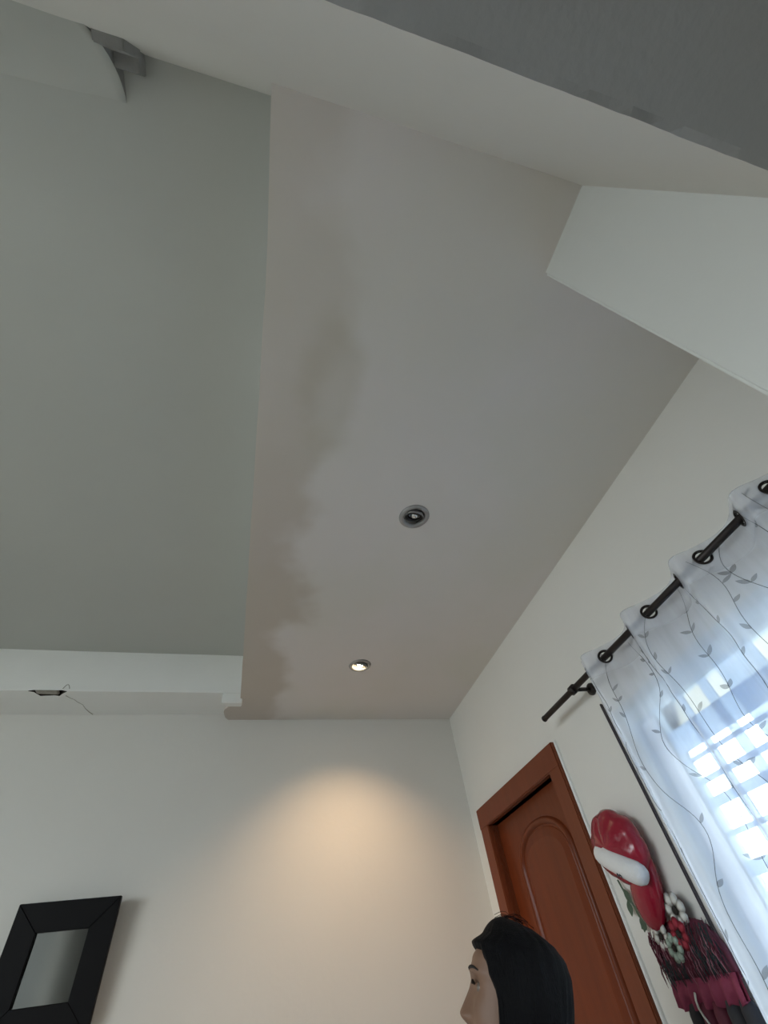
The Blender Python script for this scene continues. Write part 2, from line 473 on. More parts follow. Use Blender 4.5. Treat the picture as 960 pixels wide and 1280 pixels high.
for z0, z1 in zb:
    wpart('frosted_bar', WY0 + 0.03, 1.156, z0, z1, XR + 0.060, XR + 0.063, M_frost, 0)
wpart('pane', WY0 + 0.03, 1.156, WZ0 + 0.04, WZ1 - 0.05, XR + 0.068, XR + 0.072, M_glass, 0)
wpart('frosted_pane', 1.168, WY1 - 0.03, WZ0 + 0.04, WZ1 - 0.05, XR + 0.068, XR + 0.072, M_frost2, 0)
o = wpart('casing_edge', 1.297, 1.304, 0.95, 2.106, XR - 0.012, XR + 0.001, mat('dark_window_edge', (0.05, 0.04, 0.045), 0.5), 0.003)
o['label'] = 'thin dark vertical edge of the window'
wpart('sill', WY0, 1.293, WZ0 - 0.03, WZ0, XR - 0.03, XR + 0.06, M_trim)

# ------------------------------------------------------------------ door
d1 = tag(empty('door_1', (XR, 2.07, 0)), 'reddish-brown varnished wooden door with an arched raised panel', 'door', kind='structure')
def dpart(name, bm, m, parent=None, smooth=False):
    o = bobj(name, bm, m, None, smooth)
    return hang(o, d1, parent)
bm = bmesh.new(); box(bm, XR - 0.024, XR + 0.12, DY1, 2.49, 0, DZ + 0.088, 0.004); dpart('door_jamb', bm, M_wood_frame)
bm = bmesh.new(); box(bm, XR - 0.024, XR + 0.12, 1.65, DY0, 0, DZ + 0.088, 0.004); dpart('door_jamb', bm, M_wood_frame)
bm = bmesh.new(); box(bm, XR - 0.026, XR + 0.12, 1.648, 2.492, DZ, DZ + 0.09, 0.004); dpart('head_casing', bm, M_wood_frame)
bm = bmesh.new(); box(bm, XR - 0.010, XR + 0.001, 1.640, 1.650, 0, DZ + 0.094, 0.002); dpart('caulk_line', bm, M_trim)
LX = XR + 0.028
bm = bmesh.new(); box(bm, LX, LX + 0.04, DY0 + 0.001, DY1 - 0.001, 0.008, DZ - 0.001, 0.002)
leaf = dpart('leaf', bm, M_wood)
# arched panel: sunk groove, bolection moulding and raised field
def arch(cy, hw, zbot, zspr, zap, off=0.0, n=24):
    pts = [(cy - hw + off, zbot + off), (cy + hw - off, zbot + off)]
    for i in range(n + 1):
        a = PI * i / n
        pts.append((cy + (hw - off) * math.cos(a), zspr + (zap - zspr - off) * math.sin(a) ** 0.85))
    return pts
cy, hw, zbot, zspr, zap = 2.035, 0.222, 1.02, 1.80, 1.945
def ringstrip(offs_x):
    bm = bmesh.new(); rs = []
    for off, x in offs_x: rs.append([bm.verts.new((x, y, z)) for y, z in arch(cy, hw, zbot, zspr, zap, off)])
    n = len(rs[0])
    for a, b in zip(rs, rs[1:]):
        for i in range(n): bm.faces.new((a[i], a[(i + 1) % n], b[(i + 1) % n], b[i]))
    return bm, rs
bm, rs = ringstrip([(-0.008, LX + 0.001), (-0.004, LX - 0.010), (0.006, LX - 0.014), (0.016, LX - 0.008), (0.022, LX + 0.001)])
dpart('panel_moulding', bm, M_wood, leaf, smooth=True)
bm, rs = ringstrip([(0.026, LX + 0.001), (0.030, LX - 0.003), (0.062, LX - 0.011), (0.066, LX - 0.011)])
bm.faces.new(rs[-1]); dpart('raised_panel', bm, M_wood, leaf)
bm = bmesh.new(); box(bm, LX - 0.010, LX + 0.001, cy - 0.2, cy + 0.2, 0.2, 0.86, 0.008); dpart('lower_panel', bm, M_wood, leaf)
bm = bmesh.new()
lathe(bm, [(0, 0), (0.027, 0), (0.027, 0.006), (0.011, 0.010), (0.011, 0.035), (0.024, 0.045), (0.026, 0.06), (0.016, 0.07), (0, 0.072)], Matrix.Translation((LX, 2.34, 0.98)) @ Matrix.Rotation(-PI / 2, 4, 'Y'), 20)
dpart('door_knob', bm, M_iron, leaf, smooth=True)

# ------------------------------------------------------------------ downlights
M_lens = mat('clear_bulb_glass', (0.75, 0.75, 0.75), 0.08, metal=0.9)
M_lit = bpy.data.materials.new('glowing_bulb'); M_lit.use_nodes = True
_p = M_lit.node_tree.nodes['Principled BSDF']
_p.inputs['Emission Color'].default_value = (1.0, 0.78, 0.5, 1); _p.inputs['Emission Strength'].default_value = 60.0
def downlight(y, lit, label):
    r = tag(empty('downlight', (0.493, y, H)), label, 'lamp', 'recessed downlights in the lowered ceiling')
    bm = bmesh.new()
    lathe(bm, [(0.0385, 0.006), (0.0385, -0.003), (0.045, -0.007), (0.054, -0.005), (0.058, 0.0), (0.0385, 0.006)], seg=48)
    bobj('trim_ring', bm, M_ring, r, True)
    gim = Matrix.Rotation(math.radians(24), 4, 'X') @ Matrix.Rotation(math.radians(8), 4, 'Y')
    bm = bmesh.new()
    lathe(bm, [(0.034, -0.002), (0.0365, -0.004), (0.0370, 0.004), (0.034, 0.010), (0.026, 0.026), (0.016, 0.034), (0, 0.036)], gim, 40)
    cup = bobj('gimbal_cup', bm, M_cup, r, True)
    bm = bmesh.new()
    lathe(bm, [(0.0225, 0.002), (0.0255, 0.0), (0.0265, 0.004), (0.0225, 0.006), (0.0225, 0.002)], gim, 36)
    bobj('retaining_ring', bm, M_iron, cup, True)
    bm = bmesh.new()
    lathe(bm, [(0, -0.006), (0.008, -0.005), (0.014, 0.001), (0.015, 0.008), (0.009, 0.02), (0, 0.03)], gim, 24)
    bobj('bulb', bm, M_lit if lit else M_lens, r, True)
    bm = bmesh.new(); tube(bm, [(0.014, 0.024, -0.004), (0.030, 0.004, -0.003), (0.022, -0.012, -0.004)], 0.0016, 6)
    bobj('spring_clip', bm, M_iron, cup, True)
    if lit:
        ld = bpy.data.lights.new('downlight_beam', 'SPOT')
        ld.energy = 19.5; ld.color = (1.0, 0.66, 0.38); ld.spot_size = math.radians(104); ld.spot_blend = 1.0; ld.shadow_soft_size = 0.02
        lo = bpy.data.objects.new('downlight_beam', ld); col.objects.link(lo); lo.parent = r
        lo.location = (0, 0.004, -0.014)
        lo.rotation_euler = Vector((0.0, -0.31, 0.9)).to_track_quat('Z', 'Y').to_euler()
    return r
downlight(0.982, False, 'unlit round grey gimbal downlight in the middle of the ceiling')
downlight(2.015, True, 'lit warm downlight in the ceiling near the far wall')

# ------------------------------------------------------------------ mirror on the far wall
mr = tag(empty('wall_mirror', (-0.64, YF - 0.001, 1.54)), 'small mirror in a wide black frame on the far wall', 'mirror')
mr.rotation_euler = (math.radians(5), 0, 0)
MW, MH, MB, MT = 0.362, 0.375, 0.090, 0.030
def mpart(name, bm, m): return bobj(name, bm, m, mr)
def rail(pts, name):
    bm = bmesh.new(); prism(bm, pts, 1, -MT - 0.012, -0.012)
    bmesh.ops.recalc_face_normals(bm, faces=bm.faces)
    bmesh.ops.bevel(bm, geom=list(bm.edges), offset=0.002, segments=1, affect='EDGES')
    return mpart(name, bm, M_black)
h = MW / 2
rail([(-h, 0), (h, 0), (h - MB, MB), (-h + MB, MB)], 'frame_rail')
rail([(-h, MH), (-h + MB, MH - MB), (h - MB, MH - MB), (h, MH)], 'frame_rail')
rail([(-h, 0), (-h + MB, MB), (-h + MB, MH - MB), (-h, MH)], 'frame_stile')
rail([(h, 0), (h, MH), (h - MB, MH - MB), (h - MB, MB)], 'frame_stile')
bm = bmesh.new(); box(bm, -h + MB - 0.005, h - MB + 0.005, -0.026, -0.022, MB - 0.005, MH - MB + 0.005)
mpart('mirror_glass', bm, mat('mirror_silver', (0.36, 0.37, 0.36), 0.10, metal=1.0))

# ------------------------------------------------------------------ curtain rod
RX, RZ = 1.12, 2.165
rod = tag(empty('curtain_rod', (XR, 0.85, RZ)), 'thin dark metal curtain rod on a wall bracket above the window', 'curtain rod')
def rpart(name, bm, m=M_iron, smooth=True, parent=None):
    o = bobj(name, bm, m, None, smooth); return hang(o, rod, parent)
bm = bmesh.new(); tube(bm, [(RX, 1.54, RZ), (RX, 0.16, RZ)], 0.0102, 14); rpart('pole', bm)
bm = bmesh.new(); tube(bm, [(RX, 1.545, RZ), (RX, 1.537, RZ)], 0.0114, 14); rpart('end_cap', bm)
for yb in (1.312, 0.19):
    bm = bmesh.new()
    tube(bm, [(RX, yb + 0.011, RZ), (RX, yb - 0.011, RZ)], 0.0165, 16)
    b = rpart('bracket', bm)
    bm = bmesh.new(); tube(bm, [(RX + 0.008, yb, RZ), (XR - 0.005, yb, RZ + 0.004)], 0.007, 10); rpart('bracket_arm', bm, parent=b)
    bm = bmesh.new(); lathe(bm, [(0, 0.014), (0.014, 0.013), (0.021, 0.008), (0.022, 0.0), (0, 0)], Matrix.Translation((XR, yb, RZ + 0.004)) @ Matrix.Rotation(-PI / 2, 4, 'Y'), 24)
    rpart('wall_plate', bm, parent=b)

# ------------------------------------------------------------------ sheer curtain
CY0, CY1, CZ0, CZ1 = 0.15, 1.205, 0.55, 2.203
PER = 0.245
def fold(y, z):
    t = (CZ1 - z) / (CZ1 - CZ0)
    A = 0.043 - 0.012 * min(1, t * 2.2)
    ph = 2 * PI * (y - 0.845) / PER
    ph += 0.9 * t * math.sin(y * 7.0 + 1.2) + 0.25 * math.sin(z * 2.3 + y * 3)
    s = math.sin(ph)
    x = RX - A * s - 0.010 * t * math.sin(ph * 2.3 + z * 1.7) - 0.004 * min(1, t * 6) * math.sin(ph * 4 + z * 3 + 1)
    # the fabric swings along y as well so that the folds lean over
    yy = y + 0.022 * math.cos(ph) * (0.5 + 0.5 * min(1, t * 4)) * (1 if CY0 + 0.05 < y < CY1 - 0.02 else 0.3)
    return x, yy
def S(y, z, off=0.0):
    x, yy = fold(y, z)
    if off:
        e = 0.002
        x2, y2 = fold(y + e, z); x1, y1 = fold(y - e, z)
        tx, ty = x2 - x1, y2 - y1; l = math.hypot(tx, ty) or 1
        nx_, ny_ = -ty / l, tx / l
        if nx_ > 0: nx_, ny_ = nx_, ny_
        return Vector((x + nx_ * off, yy + ny_ * off, z))
    return Vector((x, yy, z))
ys = []
for n in range(-6, 6):
    for half in (0, 0.5):
        y = 0.845 + (n + half) * PER
        if CY0 + 0.02 < y < CY1 - 0.02: ys.append(y)
# where the wave of the cloth crosses the rod: centre, tangent
crossings = []
for y in ys:
    best = min((abs(fold(y + d * 0.001, RZ)[0] - RX), y + d * 0.001) for d in range(-70, 71))[1]
    crossings.append((S(best, RZ), (S(best + 0.001, RZ) - S(best - 0.001, RZ)).normalized()))
def sheet(y0, y1, ny, zs, off=0.0):
    bm = bmesh.new(); gg = []
    for i in range(ny + 1):
        y = y0 + (y1 - y0) * i / ny
        r = []
        for j, z in enumerate(zs):
            p = S(y, z, off)
            if j == len(zs) - 1: p.z = z + 0.006 * math.sin(y * 2 * PI / PER + 0.6)
            r.append(bm.verts.new(p))
        gg.append(r)
    holes = [c for c, t in crossings]
    for i in range(ny):
        for j in range(len(zs) - 1):
            q = (gg[i][j], gg[i + 1][j], gg[i + 1][j + 1], gg[i][j + 1])
            mid = (q[0].co + q[1].co + q[2].co + q[3].co) / 4
            if any((mid - c).length < 0.0185 for c in holes): continue
            bm.faces.new(q)
    return bm
zs_top = [2.112 + (CZ1 - 2.112) * i / 30 for i in range(31)]
zs_all = [CZ0 + (2.112 - CZ0) * i / 60 for i in range(60)] + zs_top
cur = bobj('sheer_curtain', sheet(CY0, CY1, 360, zs_all), M_sheer, None, True)
tag(cur, 'sheer white curtain with embroidered leafy vines hanging from the rod', 'curtain')
bobj('header_band', sheet(CY0, CY1, 360, zs_top, 0.0025), M_sheer2, cur, True)
bm = bmesh.new(); tube(bm, [S(CY1, CZ0 + (CZ1 - CZ0) * i / 60) for i in range(61)], 0.0022, 6); bobj('side_hem', bm, M_sheer2, cur, True)
# metal eyelets in the holes
bm = bmesh.new(); tube(bm, [(0.0205 * math.cos(2 * PI * q / 28), 0.0205 * math.sin(2 * PI * q / 28), 0) for q in range(28)], 0.0042, 8, closed=True)
bmesh.ops.recalc_face_normals(bm, faces=bm.faces)
ring_mesh = bpy.data.meshes.new('eyelet'); bm.to_mesh(ring_mesh); bm.free(); ring_mesh.materials.append(M_iron)
for pl in ring_mesh.polygons: pl.use_smooth = True
for c, t in crossings:
    o = link('eyelet', ring_mesh, None, cur)
    Mx = Matrix((t, Vector((0, 0, 1)), t.cross(Vector((0, 0, 1))).normalized())).transposed().to_4x4(); Mx.translation = c
    o.matrix_local = Mx

# embroidered vines following the cloth, each with its leaves
def leaf_mesh(y, z, ang, L, W):
    bm = bmesh.new(); n = 6; top = []; bot = []; mid = []
    for i in range(n + 1):
        u = i / n; w = W * math.sin(PI * u) ** 0.8 * (1.1 - 0.4 * u)
        for lst, sgn in ((top, 1), (bot, -1), (mid, 0)):
            a, b = u * L, sgn * w
            lst.append((y + a * math.cos(ang) - b * math.sin(ang), z + a * math.sin(ang) + b * math.cos(ang)))
    V = lambda q: bm.verts.new(S(q[0], q[1], 0.0022))
    tv = [V(q) for q in top]; bv = [V(q) for q in bot]; mv = [V(q) for q in mid]
    for i in range(n):
        for a, b in ((tv, mv), (mv, bv)):
            try: bm.faces.new((a[i], a[i + 1], b[i + 1], b[i]))
            except ValueError: pass
    bmesh.ops.remove_doubles(bm, verts=bm.verts, dist=0.0003)
    return bm
rv = random.Random(11)
vine_y = [1.18, 1.10, 1.02, 0.94, 0.86, 0.78, 0.70, 0.62, 0.54, 0.46, 0.38, 0.30, 0.22]
for vi, y0 in enumerate(vine_y):
    ph = rv.uniform(0, 6); fr = rv.uniform(5.5, 7.5); am = rv.uniform(0.018, 0.032)
    zt = 2.19 - rv.uniform(0, 0.03); zl = 0.75
    f = lambda z: min(CY1 - 0.004, y0 + am * math.sin(fr * z * 2 + ph) + 0.012 * math.sin(z * 23 + ph))
    bm = bmesh.new(); n = 110
    tube(bm, [S(f(zt + (zl - zt) * i / n), zt + (zl - zt) * i / n, 0.0022) for i in range(n + 1)], 0.0009, 5)
    vine = bobj('embroidered_vine', bm, M_embroid, cur)
    z = zt - rv.uniform(0.0, 0.02)
    while z > zl + 0.05:
        side = rv.choice((-1, 1))
        for sgn in ((side, -side) if rv.random() < 0.55 else (side,)):
            yl = f(z)
            ang = (PI / 2 + sgn * rv.uniform(0.5, 1.0))
            L = rv.uniform(0.019, 0.029)
            if CY0 + 0.04 < yl + L * math.cos(ang) < CY1 - 0.004:
                bobj('leaf', leaf_mesh(yl, z, ang, L, rv.uniform(0.004, 0.006)), M_embroid, vine)
        z -= rv.uniform(0.06, 0.15) * (0.55 if z > 2.0 else 1.0)

# ------------------------------------------------------------------ red cap hanging beside the door
M_red = mat('shiny_red_satin', (0.25, 0.004, 0.020), 0.26, 0.3, 14, 0.35, 22, coat=0.3)
M_white_cloth = mat('white_plush', (0.72, 0.71, 0.70), 0.85, 0.06, 20, 0.25, 120)
cap = tag(empty('red_cap', (XR, 1.50, 1.70)), 'shiny red cap with a white rolled brim hanging beside the door', 'cap')
def cpart(name, bm, m, smooth=True, parent=None):
    o = bobj(name, bm, m, None, smooth); return hang(o, cap, parent)
bdir = Vector((0, -0.86, -0.51)).normalized()      # along the brim, towards the window
bup = Vector((0, -0.51, 0.86)).normalized()        # away from the brim
cc = Vector((1.150, 1.482, 1.722))
bm = bmesh.new()
nu, nv = 48, 24; gg = []
for i in range(nu):
    a = 2 * PI * i / nu; r = []
    for j in range(1, nv):
        b = -PI / 2 + PI * j / nv
        ca = math.cos(b)
        gore = 1.02 - 0.06 * (1 - abs(math.sin(a * 4 + 0.4))) ** 2 + 0.05 * mnoise.noise(Vector((a * 2, b * 3, 1)))
        u, v, w = math.cos(a) * ca * 0.112 * gore, math.sin(a) * ca * gore, math.sin(b)
        v = v * (0.100 if v > 0 else 0.085)
        w = w * 0.052 * gore
        r.append(bm.verts.new(cc + bdir * u + bup * v + Vector((-w, 0, 0))))
    gg.append(r)
for i in range(nu):
    a, b = gg[i], gg[(i + 1) % nu]
    for j in range(nv - 2): bm.faces.new((a[j], b[j], b[j + 1], a[j + 1]))
bm.faces.new([g_[0] for g_ in gg][::-1]); bm.faces.new([g_[-1] for g_ in gg])
cpart('crown', bm, M_red)
bm = bmesh.new()
bc = Vector((1.110, 1.468, 1.682))
n = 16; pts = []; rs = []
for i in range(n + 1):
    u = i / n * 2 - 1
    pts.append(bc + bdir * (u * 0.092) + bup * (0.003 * (1 - u * u)) + Vector((0.014 * u * u, 0, 0)))
    rs.append(0.0295 * (1 - 0.35 * abs(u) ** 8))
tube(bm, pts, rs, 16)
brim = cpart('brim', bm, M_white_cloth)
# small dark stitched mark on the brim
bm = bmesh.new()
mc = bc + bdir * 0.020 + Vector((-0.0235, 0, -0.0195))
s = 0.011
for a, b in (((-1, -.8), (-.6, .5)), ((-.6, .5), (0, -.4)), ((0, -.4), (.5, .8)), ((.5, .8), (1, -.3)), ((-.9, -.2), (.2, .1))):
    tube(bm, [mc + bdir * (a[0] * s) + Vector((0, 0, a[1] * s * 0.8)), mc + bdir * (b[0] * s) + Vector((0, 0, b[1] * s * 0.8))], 0.0016, 6)
cpart('stitched_mark', bm, mat('dark_thread', (0.05, 0.05, 0.06), 0.8), parent=brim)
bm = bmesh.new()
tail = [(1.425, 1.70, 0.034), (1.440, 1.665, 0.052), (1.455, 1.63, 0.060), (1.464, 1.598, 0.059), (1.470, 1.568, 0.050), (1.474, 1.545, 0.034), (1.476, 1.532, 0.014)]
seg = 20; rings = []
for y, z, hw_ in tail:
    rings.append([bm.verts.new((1.165 - 0.030 * math.sin(2 * PI * q / seg) * (hw_ / 0.05), y + hw_ * math.cos(2 * PI * q / seg) * (1 + 0.05 * math.sin(q * 2.1)), z - 0.1 * hw_ * math.cos(2 * PI * q / seg))) for q in range(seg)])
for a, b in zip(rings, rings[1:]):
    for q in range(seg): bm.faces.new((a[q], a[(q + 1) % seg], b[(q + 1) % seg], b[q]))
bm.faces.new(rings[0]); bm.faces.new(rings[-1][::-1])
cpart('tail', bm, M_red)
cap.location.y -= 0.018

# ------------------------------------------------------------------ floral wall hanging under the cap
M_dkred = mat('dark_red_fringe', (0.11, 0.014, 0.032), 0.7, 0.4, 40)
M_teal = mat('dark_teal_fringe', (0.02, 0.035, 0.04), 0.7, 0.4, 40)
M_pink = mat('wine_pink_cloth', (0.23, 0.03, 0.07), 0.75, 0.25, 30, 0.3, 80)
M_petal = mat('white_petal', (0.62, 0.62, 0.58), 0.8, 0.08, 30)
M_petal_red = mat('red_petal', (0.32, 0.02, 0.04), 0.7, 0.2, 30)
M_petal_green = mat('pale_green_petal', (0.36, 0.45, 0.38), 0.8, 0.15, 30)
M_leaf = mat('dull_green_leaf', (0.07, 0.11, 0.07), 0.7, 0.3, 30)
fh = tag(empty('flower_wall_hanging', (XR, 1.39, 1.45)), 'dark red fringed wall hanging with fabric flowers below the red cap', 'wall hanging')
def fpart(name, bm, m, smooth=False, parent=None):
    o = bobj(name, bm, m, None, smooth); return hang(o, fh, parent)
def wallx(d): return XR - d
# padded backing
bm = bmesh.new()
poly = [(1.500, 1.530), (1.440, 1.545), (1.370, 1.545), (1.315, 1.530), (1.285, 1.49), (1.276, 1.455), (1.272, 1.425), (1.500, 1.425), (1.525, 1.47), (1.520, 1.51)]
prism(bm, poly, 0, wallx(0.034), wallx(0.0))
bmesh.ops.recalc_face_normals(bm, faces=bm.faces)
bmesh.ops.bevel(bm, geom=list(bm.edges), offset=0.008, segments=2, affect='EDGES')
fpart('backing', bm, M_dkred, True)
rf = random.Random(5)
def strands(n, y0, y1, z0, z1, length, m, name, x0=0.030, th=0.0012):
    bm = bmesh.new()
    for _ in range(n):
        y = rf.uniform(y0, y1); z = rf.uniform(z0, z1); l = length * rf.uniform(0.6, 1.2)
        x = wallx(x0 + rf.uniform(0, 0.012)); sy = rf.uniform(-0.012, 0.012)
        tube(bm, [(x, y, z), (x - 0.006, y + sy * 0.5, z - l * 0.5), (x - 0.001, y + sy, z - l)], [th * 0.7, th, th * 0.4], 4)
    o = fpart(name, bm, m); o['kind'] = 'stuff'; return o
strands(460, 1.278, 1.52, 1.462, 1.538, 0.045, M_dkred, 'fringe')
strands(240, 1.28, 1.38, 1.465, 1.53, 0.045, M_teal, 'dark_fringe')
strands(120, 1.42, 1.50, 1.46, 1.49, 0.04, M_teal, 'dark_fringe')
strands(140, 1.28, 1.50, 1.465, 1.52, 0.045, mat('dusty_rose_fringe', (0.32, 0.14, 0.18), 0.7), 'light_fringe')
# scalloped band
bm = bmesh.new(); n = 40; rows = []
for i in range(n + 1):
    y = 1.262 + (1.505 - 1.262) * i / n
    pl = 0.006 * math.sin(i / n * 2 * PI * 6)
    zl = 1.390 - 0.008 * abs(math.sin(i / n * PI * 5))
    rows.append([bm.verts.new(p) for p in ((wallx(0.040) - pl * 0.3, y, 1.436), (wallx(0.046) - pl, y, 1.415), (wallx(0.046) - pl * 1.3, y + 0.003, zl), (wallx(0.036) - pl, y, zl), (wallx(0.032), y, 1.436))])
for a, b in zip(rows, rows[1:]):
    for q in range(5): bm.faces.new((a[q], b[q], b[(q + 1) % 5], a[(q + 1) % 5]))
fpart('scalloped_band', bm, M_pink, True)
# dark tassels below
M_tassel = mat('charcoal_tassel', (0.03, 0.03, 0.035), 0.8, 0.3, 40)
for y in (1.465, 1.42, 1.375, 1.33, 1.285):
    bm = bmesh.new()
    lathe(bm, [(0, 1.400), (0.014, 1.393), (0.020, 1.375), (0.021, 1.34), (0.018, 1.28), (0, 1.275)], Matrix.Translation((wallx(0.030), y, 0)), 14)
    fpart('tassel', bm, M_tassel if y in (1.465, 1.285, 1.33) else M_dkred, True)
bm = bmesh.new(); tube(bm, [(wallx(0.052), 1.415 + 0.010 * math.sin(i * 0.9), 1.412 - 0.013 * i) for i in range(9)], 0.0028, 6); fpart('ribbon', bm, M_petal, True)
def flower(y, z, R, m, d, npet=7):
    c = Vector((wallx(d), y, z))
    bm = bmesh.new(); lathe(bm, [(0, 0.008), (0.22 * R, 0.006), (0.25 * R, 0.0), (0, -0.002)], Matrix.Translation(c) @ Matrix.Rotation(-PI / 2, 4, 'Y'), 12)
    fl = fpart('flower', bm, M_dark, True)
    for q in range(npet):
        a = 2 * PI * q / npet + R * 50
        bm = bmesh.new(); u = Vector((0, math.cos(a), math.sin(a))); v = Vector((0, -math.sin(a), math.cos(a)))
        ring = []; mid = bm.verts.new(c + u * (R * 0.6) + Vector((-0.007, 0, 0)))
        for s_ in range(8):
            b = 2 * PI * s_ / 8
            ring.append(bm.verts.new(c + u * (R * 0.6 + R * 0.42 * math.cos(b)) + v * (R * 0.40 * math.sin(b)) + Vector((-0.002, 0, 0))))
        for s_ in range(8): bm.faces.new((mid, ring[s_], ring[(s_ + 1) % 8]))
        bm.faces.new(ring[::-1])
        fpart('petal', bm, m, True, fl)
flower(1.368, 1.560, 0.041, M_petal, 0.034)
flower(1.385, 1.516, 0.035, M_petal_red, 0.042)
flower(1.458, 1.520, 0.033, M_petal, 0.042)
flower(1.422, 1.493, 0.031, M_petal_green, 0.045)
for (y, z, a, L) in ((1.575, 1.642, -2.0, 0.045), (1.572, 1.615, -1.3, 0.040), (1.555, 1.598, -2.1, 0.045), (1.540, 1.575, -1.2, 0.04), (1.530, 1.56, -0.4, 0.035)):
    bm = bmesh.new(); u = Vector((0, math.cos(a), math.sin(a))); v = Vector((0, -math.sin(a), math.cos(a))); c = Vector((wallx(0.018), y, z))
    n = 6; A = []; B = []; Mi = []
    for i in range(n + 1):
        t = i / n; w = 0.013 * math.sin(PI * min(max(t, 0.02), 0.98))
        A.append(bm.verts.new(c + u * (L * t) + v * w)); B.append(bm.verts.new(c + u * (L * t) - v * w)); Mi.append(bm.verts.new(c + u * (L * t) + Vector((-0.005 * math.sin(PI * t) - 0.001, 0, 0))))
    for i in range(n):
        bm.faces.new((A[i], A[i + 1], Mi[i + 1], Mi[i])); bm.faces.new((Mi[i], Mi[i + 1], B[i + 1], B[i]))
    fpart('leaf', bm, M_leaf, True)
bm = bmesh.new(); tube(bm, [(wallx(0.012), 1.590, 1.665), (wallx(0.016), 1.575, 1.63), (wallx(0.016), 1.553, 1.59), (wallx(0.020), 1.52, 1.55), (wallx(0.024), 1.49, 1.53)], 0.003, 6); fpart('stem', bm, M_leaf, True)

# ------------------------------------------------------------------ the woman looking up
M_skin = mat('skin', (0.195, 0.108, 0.068), 0.55, 0.08, 12, 0.05, 150)
M_hair = mat('black_hair', (0.004, 0.004, 0.005), 0.6, 0.3, 30, 0.5, 60, spec=0.10, stretch=(8, 8, 1))
M_lash = mat('dark_lash', (0.01, 0.008, 0.008), 0.6)
M_lip = mat('lip', (0.36, 0.15, 0.12), 0.5)
M_shirt = mat('dark_shirt', (0.06, 0.06, 0.07), 0.85, 0.2, 20)

def interp(tab, z):
    if z <= tab[0][0]: return tab[0][1:]
    for a, b in zip(tab, tab[1:]):
        if z <= b[0]:
            t = (z - a[0]) / (b[0] - a[0]); t = t * t * (3 - 2 * t) * 0.5 + t * 0.5
            return [p + (q - p) * t for p, q in zip(a[1:], b[1:])]
    return tab[-1][1:]
# z: front, back, halfwidth (metres, head centred between the ears; +x is forward)
HEAD = [(-0.128, 0.020, -0.030, 0.030), (-0.118, 0.078, -0.040, 0.040), (-0.100, 0.086, -0.055, 0.054), (-0.078, 0.080, -0.066, 0.062),
        (-0.064, 0.086, -0.074, 0.066), (-0.050, 0.086, -0.082, 0.069), (-0.030, 0.087, -0.092, 0.072), (0.000, 0.086, -0.098, 0.075), (0.012, 0.087, -0.099, 0.076),
        (0.028, 0.094, -0.100, 0.077), (0.050, 0.090, -0.100, 0.078), (0.075, 0.076, -0.092, 0.074), (0.095, 0.052, -0.072, 0.060), (0.108, 0.022, -0.042, 0.038), (0.113, 0.0, -0.01, 0.010)]
def gauss(v, c, s): return math.exp(-((v - c) / s) ** 2)
def nose_profile(z):
    if z > 0.028 or z < -0.056: return 0.0
    if z > -0.040: return 0.028 * ((0.028 - z) / 0.068) ** 1.2
    return 0.028 * (0.5 + 0.5 * math.cos(PI * (-0.040 - z) / 0.016))
def head_pt(a, z, grow=0.0):
    fr, bk, hw_ = interp(HEAD, z)
    cx = (fr + bk) / 2; rx = (fr - bk) / 2
    c, s = math.cos(a), math.sin(a)
    e = 0.82
    x = cx + rx * math.copysign(abs(c) ** e, c); y = hw_ * math.copysign(abs(s) ** e, s)
    if grow:
        n = Vector((c / max(rx, .01), s / max(hw_, .01), 0)).normalized()
        return Vector((x + n.x * grow, y + n.y * grow, z))
    if c > 0:      # face features
        zn = z
        nose = sum(nose_profile(zn + d) for d in (-0.006, -0.003, 0.0, 0.003, 0.006)) / 5
        wn = 0.010 + 0.008 * gauss(zn, -0.036, 0.014)
        x += nose * gauss(y, 0, wn)
        x += 0.010 * gauss(zn, -0.040, 0.007) * gauss(abs(y), 0.0135, 0.006)      # nostril wings
        x -= 0.006 * gauss(zn, -0.049, 0.003) * gauss(abs(y), 0.007, 0.004)
        x += 0.007 * gauss(zn, -0.070, 0.006) * gauss(y, 0, 0.022) + 0.008 * gauss(zn, -0.084, 0.007) * gauss(y, 0, 0.020)
        x -= 0.004 * gauss(zn, -0.077, 0.003) * gauss(y, 0, 0.022)
        x -= 0.010 * gauss(zn, 0.008, 0.012) * gauss(abs(y), 0.032, 0.014)       # eye sockets
        x += 0.005 * gauss(zn, 0.006, 0.007) * gauss(abs(y), 0.032, 0.010)       # lids
        x += 0.004 * gauss(zn, 0.030, 0.008) * gauss(abs(y), 0.028, 0.022)       # brow
        x += 0.004 * gauss(zn, -0.025, 0.018) * gauss(abs(y), 0.045, 0.016)      # cheeks
    return Vector((x, y, z))
woman = tag(empty('person', (0.60, 1.27, 0.0)), 'person with long black hair looking up in front of the door', 'person')
HC = Vector((0.592, 1.275, 1.449))
fyaw, ftilt = math.radians(180 - 22), math.radians(17)
HM = Matrix.Translation(HC) @ Matrix.Rotation(fyaw, 4, 'Z') @ Matrix.Rotation(-ftilt, 4, 'Y')
def ppart(name, bm, m, smooth=True, parent=None):
    o = bobj(name, bm, m, None, smooth); return hang(o, woman, parent)
